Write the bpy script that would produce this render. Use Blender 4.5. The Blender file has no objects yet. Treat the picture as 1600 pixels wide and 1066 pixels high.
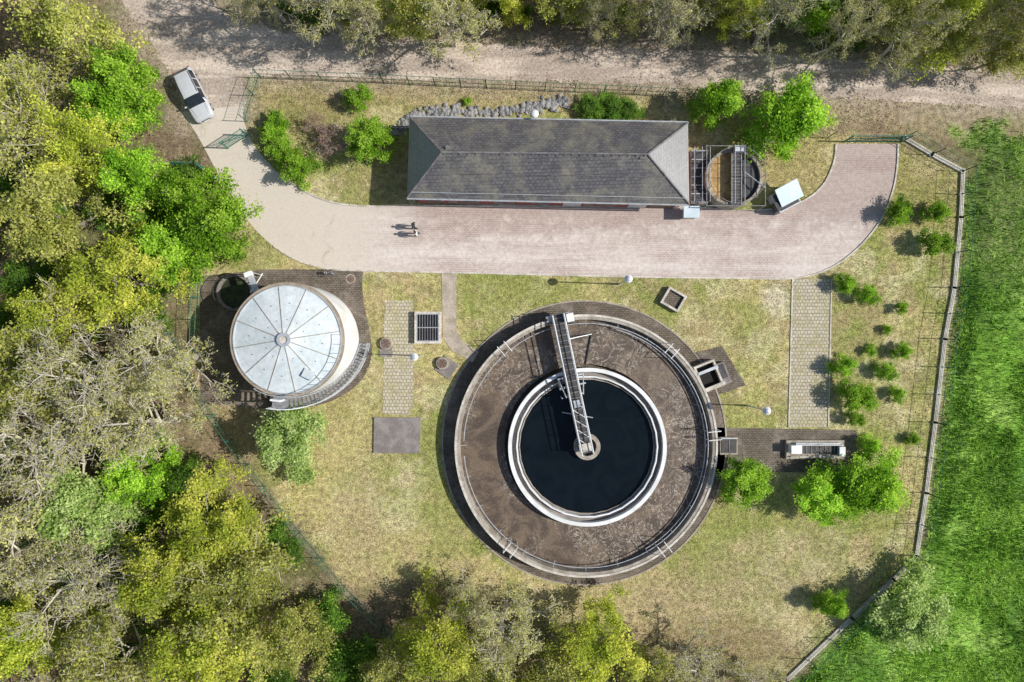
import bpy, math, numpy as np
from mathutils import Vector, Matrix
from math import radians, sin, cos, pi, atan2
S=18.0; H=60.0
def P(px,py,z=0.0):
    k=(H-z)/H/S
    return Vector(((px-800)*k,(533-py)*k,z))
def PP(l,z=0.0): return [tuple(P(a,b,z)[:2]) for a,b in l]
scn=bpy.context.scene
# ------------------------------------------------------------------ materials
def nodes(name):
    m=bpy.data.materials.new(name); m.use_nodes=True
    nt=m.node_tree; b=nt.nodes['Principled BSDF']
    return m,nt,b
def nd(nt,t,inp=None,**kw):
    n=nt.nodes.new(t)
    for k,v in kw.items(): setattr(n,k,v)
    if inp:
        for k,v in inp.items():
            if isinstance(v,bpy.types.NodeSocket): nt.links.new(v,n.inputs[k])
            else: n.inputs[k].default_value=v
    return n
def c4(c): return (c[0],c[1],c[2],1)
def coords(nt,rot=0.0,world=True):
    if world:
        g=nd(nt,'ShaderNodeNewGeometry'); s=g.outputs['Position']
    else: s=nd(nt,'ShaderNodeTexCoord').outputs['Object']
    mp=nd(nt,'ShaderNodeMapping',{'Vector':s,'Rotation':(0,0,rot)})
    return mp.outputs[0]
def noise(nt,vec,scale,detail=6,rough=.6,dist=0.0):
    return nd(nt,'ShaderNodeTexNoise',{'Vector':vec,'Scale':scale,'Detail':detail,'Roughness':rough,'Distortion':dist}).outputs['Fac']
def mrange(nt,v,a,b,c=0.0,d=1.0):
    return nd(nt,'ShaderNodeMapRange',{'Value':v,'From Min':a,'From Max':b,'To Min':c,'To Max':d},interpolation_type='SMOOTHSTEP').outputs[0]
def mix(nt,f,a,b,mode='MIX'):
    n=nd(nt,'ShaderNodeMix',data_type='RGBA',blend_type=mode)
    for i,v in ((0,f),(6,a),(7,b)):
        if isinstance(v,bpy.types.NodeSocket): nt.links.new(v,n.inputs[i])
        else: n.inputs[i].default_value= v if i==0 else (c4(v) if len(v)==3 else v)
    return n.outputs[2]
def valmul(nt,col,v):
    n=nd(nt,'ShaderNodeVectorMath',{0:col},operation='SCALE'); nt.links.new(v,n.inputs['Scale']); return n.outputs[0]
def bumpit(nt,b,h,st,dist=.05):
    bp=nd(nt,'ShaderNodeBump',{'Height':h,'Strength':st,'Distance':dist}); nt.links.new(bp.outputs[0],b.inputs['Normal'])
def mat(name,c1,c2=None,scale=1.5,rough=.8,bump=.0,metal=0.0,grime=.25,fine=12,spec=.3,world=True,lo=.4,hi=.62):
    m,nt,b=nodes(name); v=coords(nt,world=world)
    c2=c2 or tuple(x*.7 for x in c1)
    n1=noise(nt,v,scale,7,.65); n2=noise(nt,v,fine,5,.7)
    col=mix(nt,mrange(nt,n1,lo,hi),c1,c2)
    col=valmul(nt,col,mrange(nt,n2,.3,.7,1-grime,1+grime))
    nt.links.new(col,b.inputs['Base Color'])
    b.inputs['Roughness'].default_value=rough; b.inputs['Metallic'].default_value=metal
    b.inputs['Specular IOR Level'].default_value=spec
    if bump: bumpit(nt,b,n2,bump)
    return m
def paver(name,c1,c2,mort,bw=.4,bh=.2,mw=.02,rot=0.0,stain=(.2,.13,.1),sf=.5,bump=.3,offset=.5,ss=.25,rough=.85,spec=.2,coat=0):
    m,nt,b=nodes(name); v=coords(nt,rot)
    br=nd(nt,'ShaderNodeTexBrick',{'Vector':v,'Color1':c4(c1),'Color2':c4(c2),'Mortar':c4(mort),'Scale':1.0,'Mortar Size':mw,'Mortar Smooth':.3,'Brick Width':bw,'Row Height':bh},offset=offset)
    n1=noise(nt,v,ss,8,.65,.4); n2=noise(nt,v,4,6,.7); n3=noise(nt,v,25,3,.7)
    col=mix(nt,mrange(nt,n1,.42,.66,0,sf),br.outputs[0],stain)
    col=valmul(nt,col,mrange(nt,n2,.3,.7,.75,1.22)); col=valmul(nt,col,mrange(nt,n3,.3,.7,.85,1.15))
    nt.links.new(col,b.inputs['Base Color']); b.inputs['Roughness'].default_value=rough; b.inputs['Specular IOR Level'].default_value=spec
    if coat: b.inputs['Coat Weight'].default_value=coat; b.inputs['Coat Roughness'].default_value=.45; b.inputs['Coat IOR'].default_value=1.8
    bumpit(nt,b,br.outputs['Fac'],-bump,.02)
    return m
M={}
M['conc']=mat('concrete',(.40,.36,.30),(.27,.23,.18),1.2,.9,.3)
M['concL']=mat('pale_concrete',(.62,.57,.50),(.42,.38,.31),1.0,.85,.2)
M['white']=mat('white_paint',(.80,.80,.79),(.66,.66,.62),.8,.5,grime=.08)
M['galv']=mat('galvanised_steel',(.55,.57,.58),(.42,.44,.45),3,.45,metal=.35,grime=.12)
M['dark']=mat('dark_steel',(.05,.05,.055),(.08,.075,.07),3,.6)
M['black']=mat('black_void',(.012,.012,.012),(.02,.018,.015),3,.8)
M['green']=mat('green_fence_paint',(.04,.17,.11),(.06,.20,.14),3,.5)
M['slab']=mat('dark_slab',(.20,.172,.158),(.28,.25,.225),.9,.9,.3)
M['rust']=mat('rusty_cover',(.22,.14,.10),(.14,.10,.08),2,.8)
M['rock']=mat('rock',(.34,.33,.32),(.17,.17,.175),1.5,.85,.5)
M['bark']=mat('bark',(.27,.23,.18),(.36,.32,.26),2,.9,.0,world=False)
M['barkL']=mat('pale_bark',(.54,.49,.40),(.38,.34,.27),2,.9,.0,world=False)
M['glass']=mat('dark_glass',(.015,.02,.025),(.02,.025,.03),2,.08,grime=0,spec=.6)
M['brickw']=paver('brick_wall',(.36,.08,.07),(.29,.07,.06),(.3,.2,.17),.25,.08,.01,sf=0)
M['dpav']=paver('dark_pavers',(.20,.15,.125),(.145,.11,.092),(.06,.065,.035),.32,.16,.03,stain=(.28,.23,.19),sf=.6,ss=.5)
M['grc']=paver('grass_pavers',(.55,.49,.40),(.47,.42,.34),(.30,.265,.145),.30,.30,.045,offset=0.5,stain=(.34,.30,.14),sf=.6,ss=.6)
M['slateA']=paver('slate_roof',(.148,.139,.139),(.098,.093,.099),(.045,.045,.047),.36,.24,.02,radians(-1.3),stain=(.235,.215,.165),sf=.75,ss=.4,rough=.55,spec=.5)
M['slateB']=paver('slate_hip',(.17,.165,.17),(.13,.125,.132),(.07,.07,.072),.36,.24,.02,radians(88.7),stain=(.20,.19,.175),sf=.4,ss=.5,rough=.45,spec=1.0,bump=.06,coat=1.0)  # both hips' base colour raised above slateA to paint in the sunlit end's brightness
def drive_mat():
    m,nt,b=nodes('driveway_paving'); v=coords(nt,radians(-.6))
    sp=nd(nt,'ShaderNodeSeparateXYZ',{0:v}); X=sp.outputs[0]; Y=sp.outputs[1]
    br=nd(nt,'ShaderNodeTexBrick',{'Vector':v,'Color1':(.56,.455,.405,1),'Color2':(.48,.375,.335,1),'Mortar':(.27,.21,.175,1),'Scale':1.0,'Mortar Size':.022,'Mortar Smooth':.4,'Brick Width':.32,'Row Height':.16})
    nb=noise(nt,v,.22,8,.65,.5)
    st=nd(nt,'ShaderNodeMapping',{'Vector':v,'Scale':(.05,.55,1)}).outputs[0]
    ns=noise(nt,st,1.6,7,.6)
    col=mix(nt,mrange(nt,nb,.36,.60,.15,.7),br.outputs[0],(.61,.535,.465))
    col=mix(nt,mrange(nt,ns,.42,.62,0,.65),col,(.68,.61,.545))
    nm=noise(nt,v,.8,6,.7)
    ya=nd(nt,'ShaderNodeMath',{0:Y,1:mrange(nt,nm,.2,.8,-1.8,1.8)},operation='ADD').outputs[0]
    strip=mrange(nt,ya,8.0,11.0)
    xr=mrange(nt,X,-10,-7)
    f=nd(nt,'ShaderNodeMath',{0:strip,1:xr},operation='MULTIPLY').outputs[0]
    f=nd(nt,'ShaderNodeMath',{0:f,1:.7},operation='MULTIPLY').outputs[0]
    col=mix(nt,f,col,mix(nt,.5,br.outputs[0],(.28,.205,.175)))
    n3=noise(nt,v,3.0,8,.7); n4=noise(nt,v,22,4,.7)
    concb=mix(nt,mrange(nt,n3,.35,.7),(.64,.57,.48),(.52,.45,.37))
    xx=nd(nt,'ShaderNodeMath',{0:X,1:mrange(nt,nb,.3,.7,-3,3)},operation='ADD').outputs[0]
    col=mix(nt,mrange(nt,xx,-16,-8),concb,col)
    n5=noise(nt,v,.55,7,.75,1.0); col=mix(nt,mrange(nt,n5,.56,.72,0,.55),col,(.32,.265,.225))
    col=valmul(nt,col,mrange(nt,n3,.3,.7,.86,1.12)); col=valmul(nt,col,mrange(nt,n4,.3,.7,.84,1.16))
    nt.links.new(col,b.inputs['Base Color']); b.inputs['Roughness'].default_value=.9; b.inputs['Specular IOR Level'].default_value=.2
    bumpit(nt,b,br.outputs['Fac'],-.15,.02)
    return m
M['drive']=drive_mat()
def dirt_mat():
    m,nt,b=nodes('gravel_road'); v=coords(nt)
    st=nd(nt,'ShaderNodeMapping',{'Vector':v,'Scale':(.12,1.0,1),'Rotation':(0,0,.05)}).outputs[0]
    n1=noise(nt,st,.9,8,.6,.3); n2=noise(nt,v,5,8,.75); n3=noise(nt,v,.35,6,.6)
    col=mix(nt,mrange(nt,n1,.38,.62),(.62,.52,.425),(.40,.33,.27))
    col=mix(nt,mrange(nt,n3,.42,.66,0,.6),col,(.35,.29,.235))
    col=valmul(nt,col,mrange(nt,n2,.3,.7,.6,1.35))
    nt.links.new(col,b.inputs['Base Color']); b.inputs['Roughness'].default_value=.95; b.inputs['Specular IOR Level'].default_value=.1
    bumpit(nt,b,n2,.5,.05); return m
M['dirt']=dirt_mat()
def attr_mat(name,leaf=False,bump=0.0,trans=.35):
    m,nt,b=nodes(name)
    a=nd(nt,'ShaderNodeAttribute',attribute_name='Col')
    if leaf:
        oi=nd(nt,'ShaderNodeObjectInfo')
        col=valmul(nt,a.outputs['Color'],mrange(nt,oi.outputs['Random'],0,1,.85,1.2))
        vv=nd(nt,'ShaderNodeValue'); vv.outputs[0].default_value=1.25
        di=nd(nt,'ShaderNodeBsdfDiffuse',{'Color':col}); tr=nd(nt,'ShaderNodeBsdfTranslucent',{'Color':valmul(nt,col,vv.outputs[0])})
        ms=nd(nt,'ShaderNodeMixShader',{0:trans,1:di.outputs[0],2:tr.outputs[0]})
        nt.links.new(ms.outputs[0],nt.nodes['Material Output'].inputs[0]); return m
    v=coords(nt); n1=noise(nt,v,2.2,8,.72); n2=noise(nt,v,9,6,.75); n3=noise(nt,v,.6,5,.6)
    col=valmul(nt,a.outputs['Color'],mrange(nt,n1,.3,.7,.56,1.40)); col=valmul(nt,col,mrange(nt,n2,.3,.7,.55,1.42))
    col=mix(nt,mrange(nt,n3,.4,.65,0,.35),col,mix(nt,1.0,col,(.78,1.0,.65),'MULTIPLY'))
    nt.links.new(col,b.inputs['Base Color']); b.inputs['Roughness'].default_value=1; b.inputs['Specular IOR Level'].default_value=.05
    bumpit(nt,b,n2,.8,.12); return m
M['ground']=attr_mat('ground_soil_and_turf'); M['leaf']=attr_mat('foliage',True,trans=.4); M['blade']=attr_mat('grass_blades',True,trans=.25)
# ------------------------------------------------------------------ mesh builder
class MB:
    def __init__(s): s.v=[];s.f=[];s.mi=[];s.mats=[];s.M=Matrix.Identity(4)
    def add(s,vs,fs,mt,X=None):
        if mt not in s.mats: s.mats.append(mt)
        k=s.mats.index(mt); o=len(s.v); T=s.M@X if X else s.M
        s.v+= [tuple(T@Vector(v)) for v in vs]; s.f+=[tuple(i+o for i in f) for f in fs]; s.mi+=[k]*len(fs)
    def box(s,c,d,mt,rz=0,R=None):
        x,y,z=[q/2 for q in d]
        vs=[(sx*x,sy*y,sz*z) for sz in(-1,1) for sy in(-1,1) for sx in(-1,1)]
        fs=[(0,2,3,1),(4,5,7,6),(0,1,5,4),(2,6,7,3),(0,4,6,2),(1,3,7,5)]
        s.add(vs,fs,mt,Matrix.Translation(c)@(R or Matrix.Rotation(rz,4,'Z')))
    def cyl(s,p0,p1,r0,r1,mt,n=12):
        p0=Vector(p0);p1=Vector(p1); q=(p1-p0).to_track_quat('Z','Y').to_matrix()
        vs=[]
        for p,r in((p0,r0),(p1,r1)):
            for i in range(n): vs.append(p+q@Vector((r*cos(2*pi*i/n),r*sin(2*pi*i/n),0)))
        fs=[(i,(i+1)%n,n+(i+1)%n,n+i) for i in range(n)]+[tuple(range(n-1,-1,-1)),tuple(range(n,2*n))]
        s.add(vs,fs,mt)
    def ring(s,c,ri,ro,z0,z1,mt,n=96,mti=None,mto=None):
        vs=[]
        for r,z in((ri,z0),(ro,z0),(ro,z1),(ri,z1)):
            for i in range(n): vs.append((c[0]+r*cos(2*pi*i/n),c[1]+r*sin(2*pi*i/n),z))
        for a,b_,mm in((1,2,mto or mt),(2,3,mt),(3,0,mti or mt)):
            s.add(vs,[(a*n+i,a*n+(i+1)%n,b_*n+(i+1)%n,b_*n+i) for i in range(n)],mm)
    def disc(s,c,r,z,mt,n=64):
        s.add([(c[0]+r*cos(2*pi*i/n),c[1]+r*sin(2*pi*i/n),z) for i in range(n)],[tuple(range(n))],mt)
    def tube(s,pts,r,mt,n=6,closed=False):
        pts=[Vector(p) for p in pts]; k=len(pts); vs=[]
        for i,p in enumerate(pts):
            a=pts[(i-1)%k] if (closed or i>0) else p; b_=pts[(i+1)%k] if (closed or i<k-1) else p
            q=(b_-a).to_track_quat('Z','Y').to_matrix() if abs((b_-a).normalized().z)<.99 else Matrix.Identity(3)
            for j in range(n): vs.append(p+q@Vector((r*cos(2*pi*j/n),r*sin(2*pi*j/n),0)))
        fs=[]
        for i in range(k if closed else k-1):
            i2=(i+1)%k
            for j in range(n): fs.append((i*n+j,i*n+(j+1)%n,i2*n+(j+1)%n,i2*n+j))
        if not closed: fs+=[tuple(range(n-1,-1,-1)),tuple(range((k-1)*n,k*n))]
        s.add(vs,fs,mt)
    def prism(s,pts,z0,z1,mt,mts=None):
        n=len(pts); vs=[(p[0],p[1],z0) for p in pts]+[(p[0],p[1],z1) for p in pts]
        s.add(vs,[tuple(range(n,2*n))],mt); s.add(vs,[(i,(i+1)%n,n+(i+1)%n,n+i) for i in range(n)],mts or mt)
    def ball(s,c,r,mt,sc=(1,1,1),n=12,m=8):
        vs=[(0,0,1)]
        for j in range(1,m):
            for i in range(n): vs.append((sin(pi*j/m)*cos(2*pi*i/n),sin(pi*j/m)*sin(2*pi*i/n),cos(pi*j/m)))
        vs.append((0,0,-1)); fs=[(0,1+i,1+(i+1)%n) for i in range(n)]
        for j in range(m-2):
            for i in range(n): fs.append((1+j*n+i,1+(j+1)*n+i,1+(j+1)*n+(i+1)%n,1+j*n+(i+1)%n))
        l=len(vs)-1; fs+=[(l,1+(m-2)*n+(i+1)%n,1+(m-2)*n+i) for i in range(n)]
        s.add([(c[0]+v[0]*r*sc[0],c[1]+v[1]*r*sc[1],c[2]+v[2]*r*sc[2]) for v in vs],fs,mt)
    def build(s,name,parent=None,smooth=False):
        me=bpy.data.meshes.new(name); me.from_pydata(s.v,[],s.f)
        for k in s.mats: me.materials.append(k)
        me.polygons.foreach_set('material_index',s.mi)
        if smooth: me.polygons.foreach_set('use_smooth',[True]*len(s.f))
        me.update(); o=bpy.data.objects.new(name,me); scn.collection.objects.link(o)
        if parent: o.parent=parent
        return o
def empty(name,loc=(0,0,0)):
    o=bpy.data.objects.new(name,None); o.location=loc; o.empty_display_size=.3; scn.collection.objects.link(o); return o
def quadmesh(name,V,cols,mats,mi,link=True):
    V=np.asarray(V,np.float32).reshape(-1,3); nf=len(V)//4
    me=bpy.data.meshes.new(name); me.vertices.add(len(V)); me.vertices.foreach_set('co',V.ravel())
    me.loops.add(nf*4); me.loops.foreach_set('vertex_index',np.arange(nf*4,dtype=np.int32))
    me.polygons.add(nf); me.polygons.foreach_set('loop_start',np.arange(0,nf*4,4,dtype=np.int32))
    me.polygons.foreach_set('loop_total',np.full(nf,4,np.int32))
    for k in mats: me.materials.append(k)
    me.polygons.foreach_set('material_index',np.asarray(mi,np.int32))
    me.update(calc_edges=True)
    at=me.color_attributes.new('Col','FLOAT_COLOR','POINT')
    cc=np.ones((len(V),4),np.float32); cc[:,:3]=np.repeat(cols,4,axis=0); at.data.foreach_set('color',cc.ravel())
    return me
def catmull(pts,n=6,closed=False):
    out=[];k=len(pts)
    for i in range(k if closed else k-1):
        p=[pts[(i+j-1)%k] if closed else pts[min(max(i+j-1,0),k-1)] for j in range(4)]
        for t in [q/n for q in range(n)]:
            out.append(tuple(.5*((2*p[1][a])+(-p[0][a]+p[2][a])*t+(2*p[0][a]-5*p[1][a]+4*p[2][a]-p[3][a])*t*t+(-p[0][a]+3*p[1][a]-3*p[2][a]+p[3][a])*t**3) for a in (0,1)))
    if not closed: out.append(tuple(pts[-1]))
    return out
# ------------------------------------------------------------------ numpy noise / polygons
def vnoise(x,y,sc,seed):
    r=np.random.RandomState(seed).rand(128,128); X=x/sc+1000; Y=y/sc+1000
    xi=np.floor(X).astype(int); yi=np.floor(Y).astype(int); fx=X-xi; fy=Y-yi; fx=fx*fx*(3-2*fx); fy=fy*fy*(3-2*fy)
    g=lambda a,b:r[a%128,b%128]
    return (g(xi,yi)*(1-fx)+g(xi+1,yi)*fx)*(1-fy)+(g(xi,yi+1)*(1-fx)+g(xi+1,yi+1)*fx)*fy
def fbm(x,y,sc,seed,o=4):
    t=0;a=1;s=0
    for i in range(o): t=t+a*vnoise(x,y,sc/2**i,seed+i); s+=a; a*=.55
    return t/s
def inpoly(x,y,poly):
    r=np.zeros(x.shape,bool);n=len(poly)
    for i in range(n):
        x1,y1=poly[i];x2,y2=poly[(i+1)%n]
        if y1==y2: continue
        r^=((y1>y)!=(y2>y))&(x<(x2-x1)*(y-y1)/(y2-y1)+x1)
    return r
def sdist(x,y,poly):
    d=np.full(x.shape,1e9);n=len(poly)
    for i in range(n):
        x1,y1=poly[i];x2,y2=poly[(i+1)%n];dx=x2-x1;dy=y2-y1;l=dx*dx+dy*dy+1e-9
        t=np.clip(((x-x1)*dx+(y-y1)*dy)/l,0,1); d=np.minimum(d,np.hypot(x-x1-t*dx,y-y1-t*dy))
    return np.where(inpoly(x,y,poly),-d,d)
def sst(v,a,b):
    t=np.clip((v-a)/(b-a),0,1); return t*t*(3-2*t)
# ------------------------------------------------------------------ layout polygons (metres)
drive_outer=catmull(PP([(285,175),(312,218),(345,280),(372,325),(410,370),(455,402),(505,419),(560,423),(700,426),(820,429),(1000,433),(1150,435),(1240,435),(1295,420),(1340,388),(1375,345),(1394,300),(1401,262),(1403,225)]),5)
drive_inner=catmull(PP([(1306,225),(1302,255),(1285,290),(1255,314),(1215,326),(1150,329),(1080,324),(900,322),(640,322),(560,322),(505,312),(455,286),(418,255),(396,225),(383,195),(378,165)]),5)
driveway=drive_outer+drive_inner
roadA=catmull(PP([(60,-160),(185,-5),(235,70),(262,110),(285,165),(290,185),(378,175),(382,135),(400,118),(600,123),(800,126),(1000,130),(1150,140),(1300,152),(1450,160),(1600,168),(2100,190),(2100,130),(1700,125),(1600,118),(1450,105),(1300,92),(1150,82),(1000,76),(800,72),(600,60),(450,50),(370,30),(320,-10),(230,-160)]),5,True)
lawn=PP([(395,125),(600,132),(1080,152),(1300,205),(1410,222),(1502,268),(1496,420),(1470,600),(1448,780),(1430,868),(1225,1062),(1000,990),(800,960),(700,950),(590,960),(480,840),(400,740),(310,620),(305,420),(380,385),(350,290),(392,215),(385,150)])
field=PP([(1408,185),(1512,255),(1508,400),(1484,600),(1458,780),(1442,880),(1240,1075),(1150,1200),(3000,1200),(3000,190),(1600,175)])
tankc=P(913,692); TR=12.35
padD=catmull(PP([(567,424),(567,465),(578,520),(580,560),(560,600),(515,628),(460,640)]),4)+PP([(400,638),(314,630),(312,432),(420,421),(505,421)])
padR=PP([(1118,668),(1338,672),(1338,714),(1322,738),(1118,738)])
padS=PP([(1082,552),(1128,541),(1165,602),(1120,618),(1085,612)])
path=PP([(690,427),(713,427),(713,515),(722,532),(748,550),(738,566),(706,548),(692,528)])
grc1=PP([(601,470),(646,470),(646,648),(598,648)]); grc2=PP([(1238,436),(1299,436),(1294,668),(1232,668)])
slab1=PP([(585,652),(658,652),(656,708),(584,708)])
house=PP([(650,200),(1070,205),(1072,325),(648,322)])
# ------------------------------------------------------------------ ground
xs=np.concatenate([[-900,-400,-200,-110,-75],np.arange(-62,62.01,.3),[75,110,200,400,900]]); ys=np.concatenate([[-900,-400,-200,-110,-60],np.arange(-46,46.01,.3),[60,110,200,400,900]])
X,Y=np.meshgrid(xs,ys); nx=len(xs);ny=len(ys)
n1=fbm(X,Y,6,1); n2=fbm(X,Y,1.5,11); n3=fbm(X,Y,14,21); n4=fbm(X,Y,3,31)
L3=lambda c:np.array(c)[None,None,:]
def mx(C,c,f): return C*(1-f[...,None])+(L3(c) if isinstance(c,tuple) else c)*f[...,None]
C=mx(np.ones(X.shape+(3,))*L3((.22,.165,.11)),(.15,.16,.06),sst(n1,.4,.65)*.8)
C=mx(C,(.32,.24,.165),sst(n2,.5,.7)*.6)
dry=(.51,.43,.20); grn=(.28,.305,.085)
LC=mx(np.ones(X.shape+(3,))*L3(dry),grn,sst(n4*.5+n1*.5,.41,.57)*.9); LC=mx(LC,(.40,.30,.18),sst(n2*.5+n3*.5,.48,.62)*.6)
LC=mx(LC,(.62,.54,.32),sst(fbm(X,Y,2.2,71),.53,.68)*.65)
dl=sdist(X,Y,lawn)+(n2-.5)*2.0
C=mx(C,LC,sst(-dl,-.9,.5))
def patch(px,py,rx,ry,col,st):
    global C
    c=P(px,py); d=np.hypot((X-c.x)/(rx/S),(Y-c.y)/(ry/S))+(n2-.5)*1.0
    C=mx(C,col,sst(-d,-1.15,-.5)*st)
patch(470,165,110,60,(.31,.25,.12),.7); patch(600,270,60,60,(.36,.30,.14),.5); patch(760,150,380,26,(.38,.29,.16),.7)
patch(1230,240,80,110,(.36,.29,.14),.7); patch(640,950,180,50,(.23,.16,.11),.9); patch(1110,1010,170,60,(.33,.25,.15),.85)
patch(360,680,60,130,(.30,.22,.14),.8); patch(1215,465,28,36,(.62,.54,.40),.9); patch(1430,300,70,80,(.36,.29,.13),.6)
patch(1380,1010,120,90,(.22,.29,.07),.6); patch(700,780,60,120,(.30,.31,.10),.7); patch(540,680,100,120,(.48,.42,.18),.4); patch(1000,940,240,50,(.46,.36,.22),.7); patch(1250,880,160,70,(.44,.36,.21),.5); patch(560,820,60,120,(.46,.37,.21),.6)
patch(1500,185,190,40,(.36,.29,.17),.8); patch(1350,165,120,40,(.38,.29,.19),.8); patch(380,395,70,45,(.27,.27,.09),.7); patch(430,75,160,40,(.36,.29,.22),.8)
patch(1130,650,50,40,(.42,.38,.16),.5); patch(1180,620,50,60,(.50,.44,.18),.4); patch(820,455,120,30,(.32,.32,.10),.6); patch(1150,500,60,50,(.34,.33,.11),.5)
df=sdist(X,Y,field)+(n2-.5)*1.6
topf=sst(Y,13,17.5)*2.6; df=df+topf*(fbm(X,Y,2.4,61)*1.6-.1)
FC=mx(np.ones(X.shape+(3,))*L3((.19,.35,.05)),(.31,.48,.10),sst(n4,.4,.65)); FC=mx(FC,(.11,.22,.04),sst(n1,.45,.68)*.85)
cc=P(1560,330); dd=np.hypot((X-cc.x)/4,(Y-cc.y)/9)+(n1-.5)*1.2; FC=mx(FC,(.18,.20,.08),sst(-dd,-1.2,-.5)*.75)
C=mx(C,FC,sst(-df,-.6,.6))
dr=sdist(X,Y,roadA)+(n2-.5)*2.2
C=mx(C,(.40,.325,.25),sst(-dr,-2.4,.3)*.9)
Z=np.where(df<-.4,(fbm(X,Y,1.2,51)*.35+n4*.4)*sst(-df,.4,2.0),0)
Z=np.where((dl>2)&(dr>2)&(df>1),(n1-.3)*.8*sst(np.minimum(dl,dr),2,7),Z)
Zg=Z
V=np.stack([X,Y,Z],-1).reshape(-1,3)
me=bpy.data.meshes.new('ground'); me.vertices.add(len(V)); me.vertices.foreach_set('co',V.astype(np.float32).ravel())
ii=(np.arange(ny-1)[:,None]*nx+np.arange(nx-1)[None,:]).ravel(); F=np.stack([ii,ii+1,ii+nx+1,ii+nx],-1).astype(np.int32)
me.loops.add(F.size); me.loops.foreach_set('vertex_index',F.ravel()); me.polygons.add(len(F)); me.polygons.foreach_set('loop_start',np.arange(0,F.size,4,dtype=np.int32)); me.polygons.foreach_set('loop_total',np.full(len(F),4,np.int32))
me.polygons.foreach_set('use_smooth',np.ones(len(F),bool)); me.materials.append(M['ground']); me.update(calc_edges=True)
at=me.color_attributes.new('Col','FLOAT_COLOR','POINT'); c_=np.ones((len(V),4),np.float32); c_[:,:3]=C.reshape(-1,3); at.data.foreach_set('color',c_.ravel())
scn.collection.objects.link(bpy.data.objects.new('ground',me))
# ------------------------------------------------------------------ sheets
def sheet(name,poly,z,mt,jit=0):
    mb=MB(); p=list(poly)
    if jit:
        rr=np.random.RandomState(5); q=[]
        for i in range(len(p)):
            a=np.array(p[i]);b_=np.array(p[(i+1)%len(p)]); k=max(1,int(np.hypot(*(b_-a))/.35))
            for j in range(k): q.append(tuple(a+(b_-a)*j/k+rr.normal(0,jit,2)))
        p=q
    mb.prism(p,-.15,z,mt); return mb.build(name)
sheet('gravel_road',roadA,.010,M['dirt'],.12)
sheet('driveway',driveway,.022,M['drive'])
def kerb(name,line,w=.13,h=.10,mt=None):
    mb=MB(); n=len(line)
    for i in range(n-1):
        a=Vector((*line[i],0));b_=Vector((*line[i+1],0)); d=(b_-a)
        if d.length<.01: continue
        mb.box(((a.x+b_.x)/2,(a.y+b_.y)/2,h/2),(d.length-.012,w,h),mt or M['concL'],atan2(d.y,d.x))
    return mb.build(name)
kerb('kerb',drive_outer[22:]); kerb('kerb',drive_inner[:-12])
sheet('brick_paving',padD,.030,M['dpav']); sheet('brick_paving',padR,.030,M['dpav']); sheet('brick_paving',padS,.034,M['dpav'])
mb=MB(); mb.disc(tankc,TR,.030,M['dpav'],128); mb.ring(tankc,TR-.1,TR+.02,-.1,.08,M['conc'],128); mb.build('brick_paving')
sheet('footpath',path,.034,mat('worn_concrete_path',(.46,.39,.31),(.32,.27,.20),1,.9,.3)); sheet('grass_paver_path',grc1,.018,M['grc'],.05); sheet('grass_paver_path',grc2,.018,M['grc'])
kerb('kerb',[grc2[0],grc2[3]],.1,.07); kerb('kerb',[grc2[1],grc2[2]],.1,.07)
mb=MB(); mb.prism(slab1,-.05,.16,M['slab'],M['conc']); mb.build('concrete_slab')
# ------------------------------------------------------------------ big tank
def water_mat(name,c1,c2,foam,rough,bump,ff):
    m,nt,b=nodes(name); v=coords(nt)
    n0=noise(nt,v,.40,7,.65,1.5); n1=noise(nt,v,.8,8,.62,2.2); n2=noise(nt,v,7,8,.8)
    col=mix(nt,mrange(nt,n0,.40,.60),c1,c2)
    if ff:
        w=nd(nt,'ShaderNodeMath',{0:n1,1:.5},operation='SUBTRACT').outputs[0]; w=nd(nt,'ShaderNodeMath',{0:w},operation='ABSOLUTE').outputs[0]
        line=mrange(nt,w,.024,0.0); zone=mrange(nt,noise(nt,v,.17,3,.5),.44,.54); sp=mrange(nt,n2,.36,.54)
        f=nd(nt,'ShaderNodeMath',{0:line,1:zone},operation='MULTIPLY').outputs[0]; f=nd(nt,'ShaderNodeMath',{0:f,1:sp},operation='MULTIPLY').outputs[0]
        col=valmul(nt,col,mrange(nt,n2,.3,.7,.68,1.35)); col=mix(nt,f,col,foam)
        n6=noise(nt,v,2.6,8,.8,1.0); fl=nd(nt,'ShaderNodeMath',{0:mrange(nt,n6,.58,.66),1:zone},operation='MULTIPLY').outputs[0]
        fl=nd(nt,'ShaderNodeMath',{0:fl,1:.6},operation='MULTIPLY').outputs[0]; col=mix(nt,fl,col,foam)
    nt.links.new(col,b.inputs['Base Color']); b.inputs['Roughness'].default_value=rough; b.inputs['Specular IOR Level'].default_value=.4 if ff else .22
    bumpit(nt,b,n2 if ff else n1,bump,.05); return m
M['sludge']=water_mat('brown_sludge',(.155,.112,.075),(.082,.058,.041),(.50,.44,.36),.45,.7,True)
M['bwater']=water_mat('dark_water',(.004,.007,.010),(.006,.010,.013),(0,0,0),.12,.15,False)
tk=empty('settling_tank'); rimz=1.5
tc=P(916,697,rimz); Ro=205/S*(H-rimz)/H
mb=MB(); mb.ring(tc,Ro-.40,Ro,-.1,rimz,M['conc'],160); mb.ring(tc,Ro-.14,Ro+.04,rimz-.18,rimz+.05,M['concL'],160)
mb.build('outer_wall',tk)
mb=MB(); mb.ring(tc,6.9,Ro-.38,-.5,.62,M['sludge'],160); mb.build('sludge_surface',tk)
ic=P(918,699,rimz); ri=124/S*(H-rimz)/H
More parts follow.
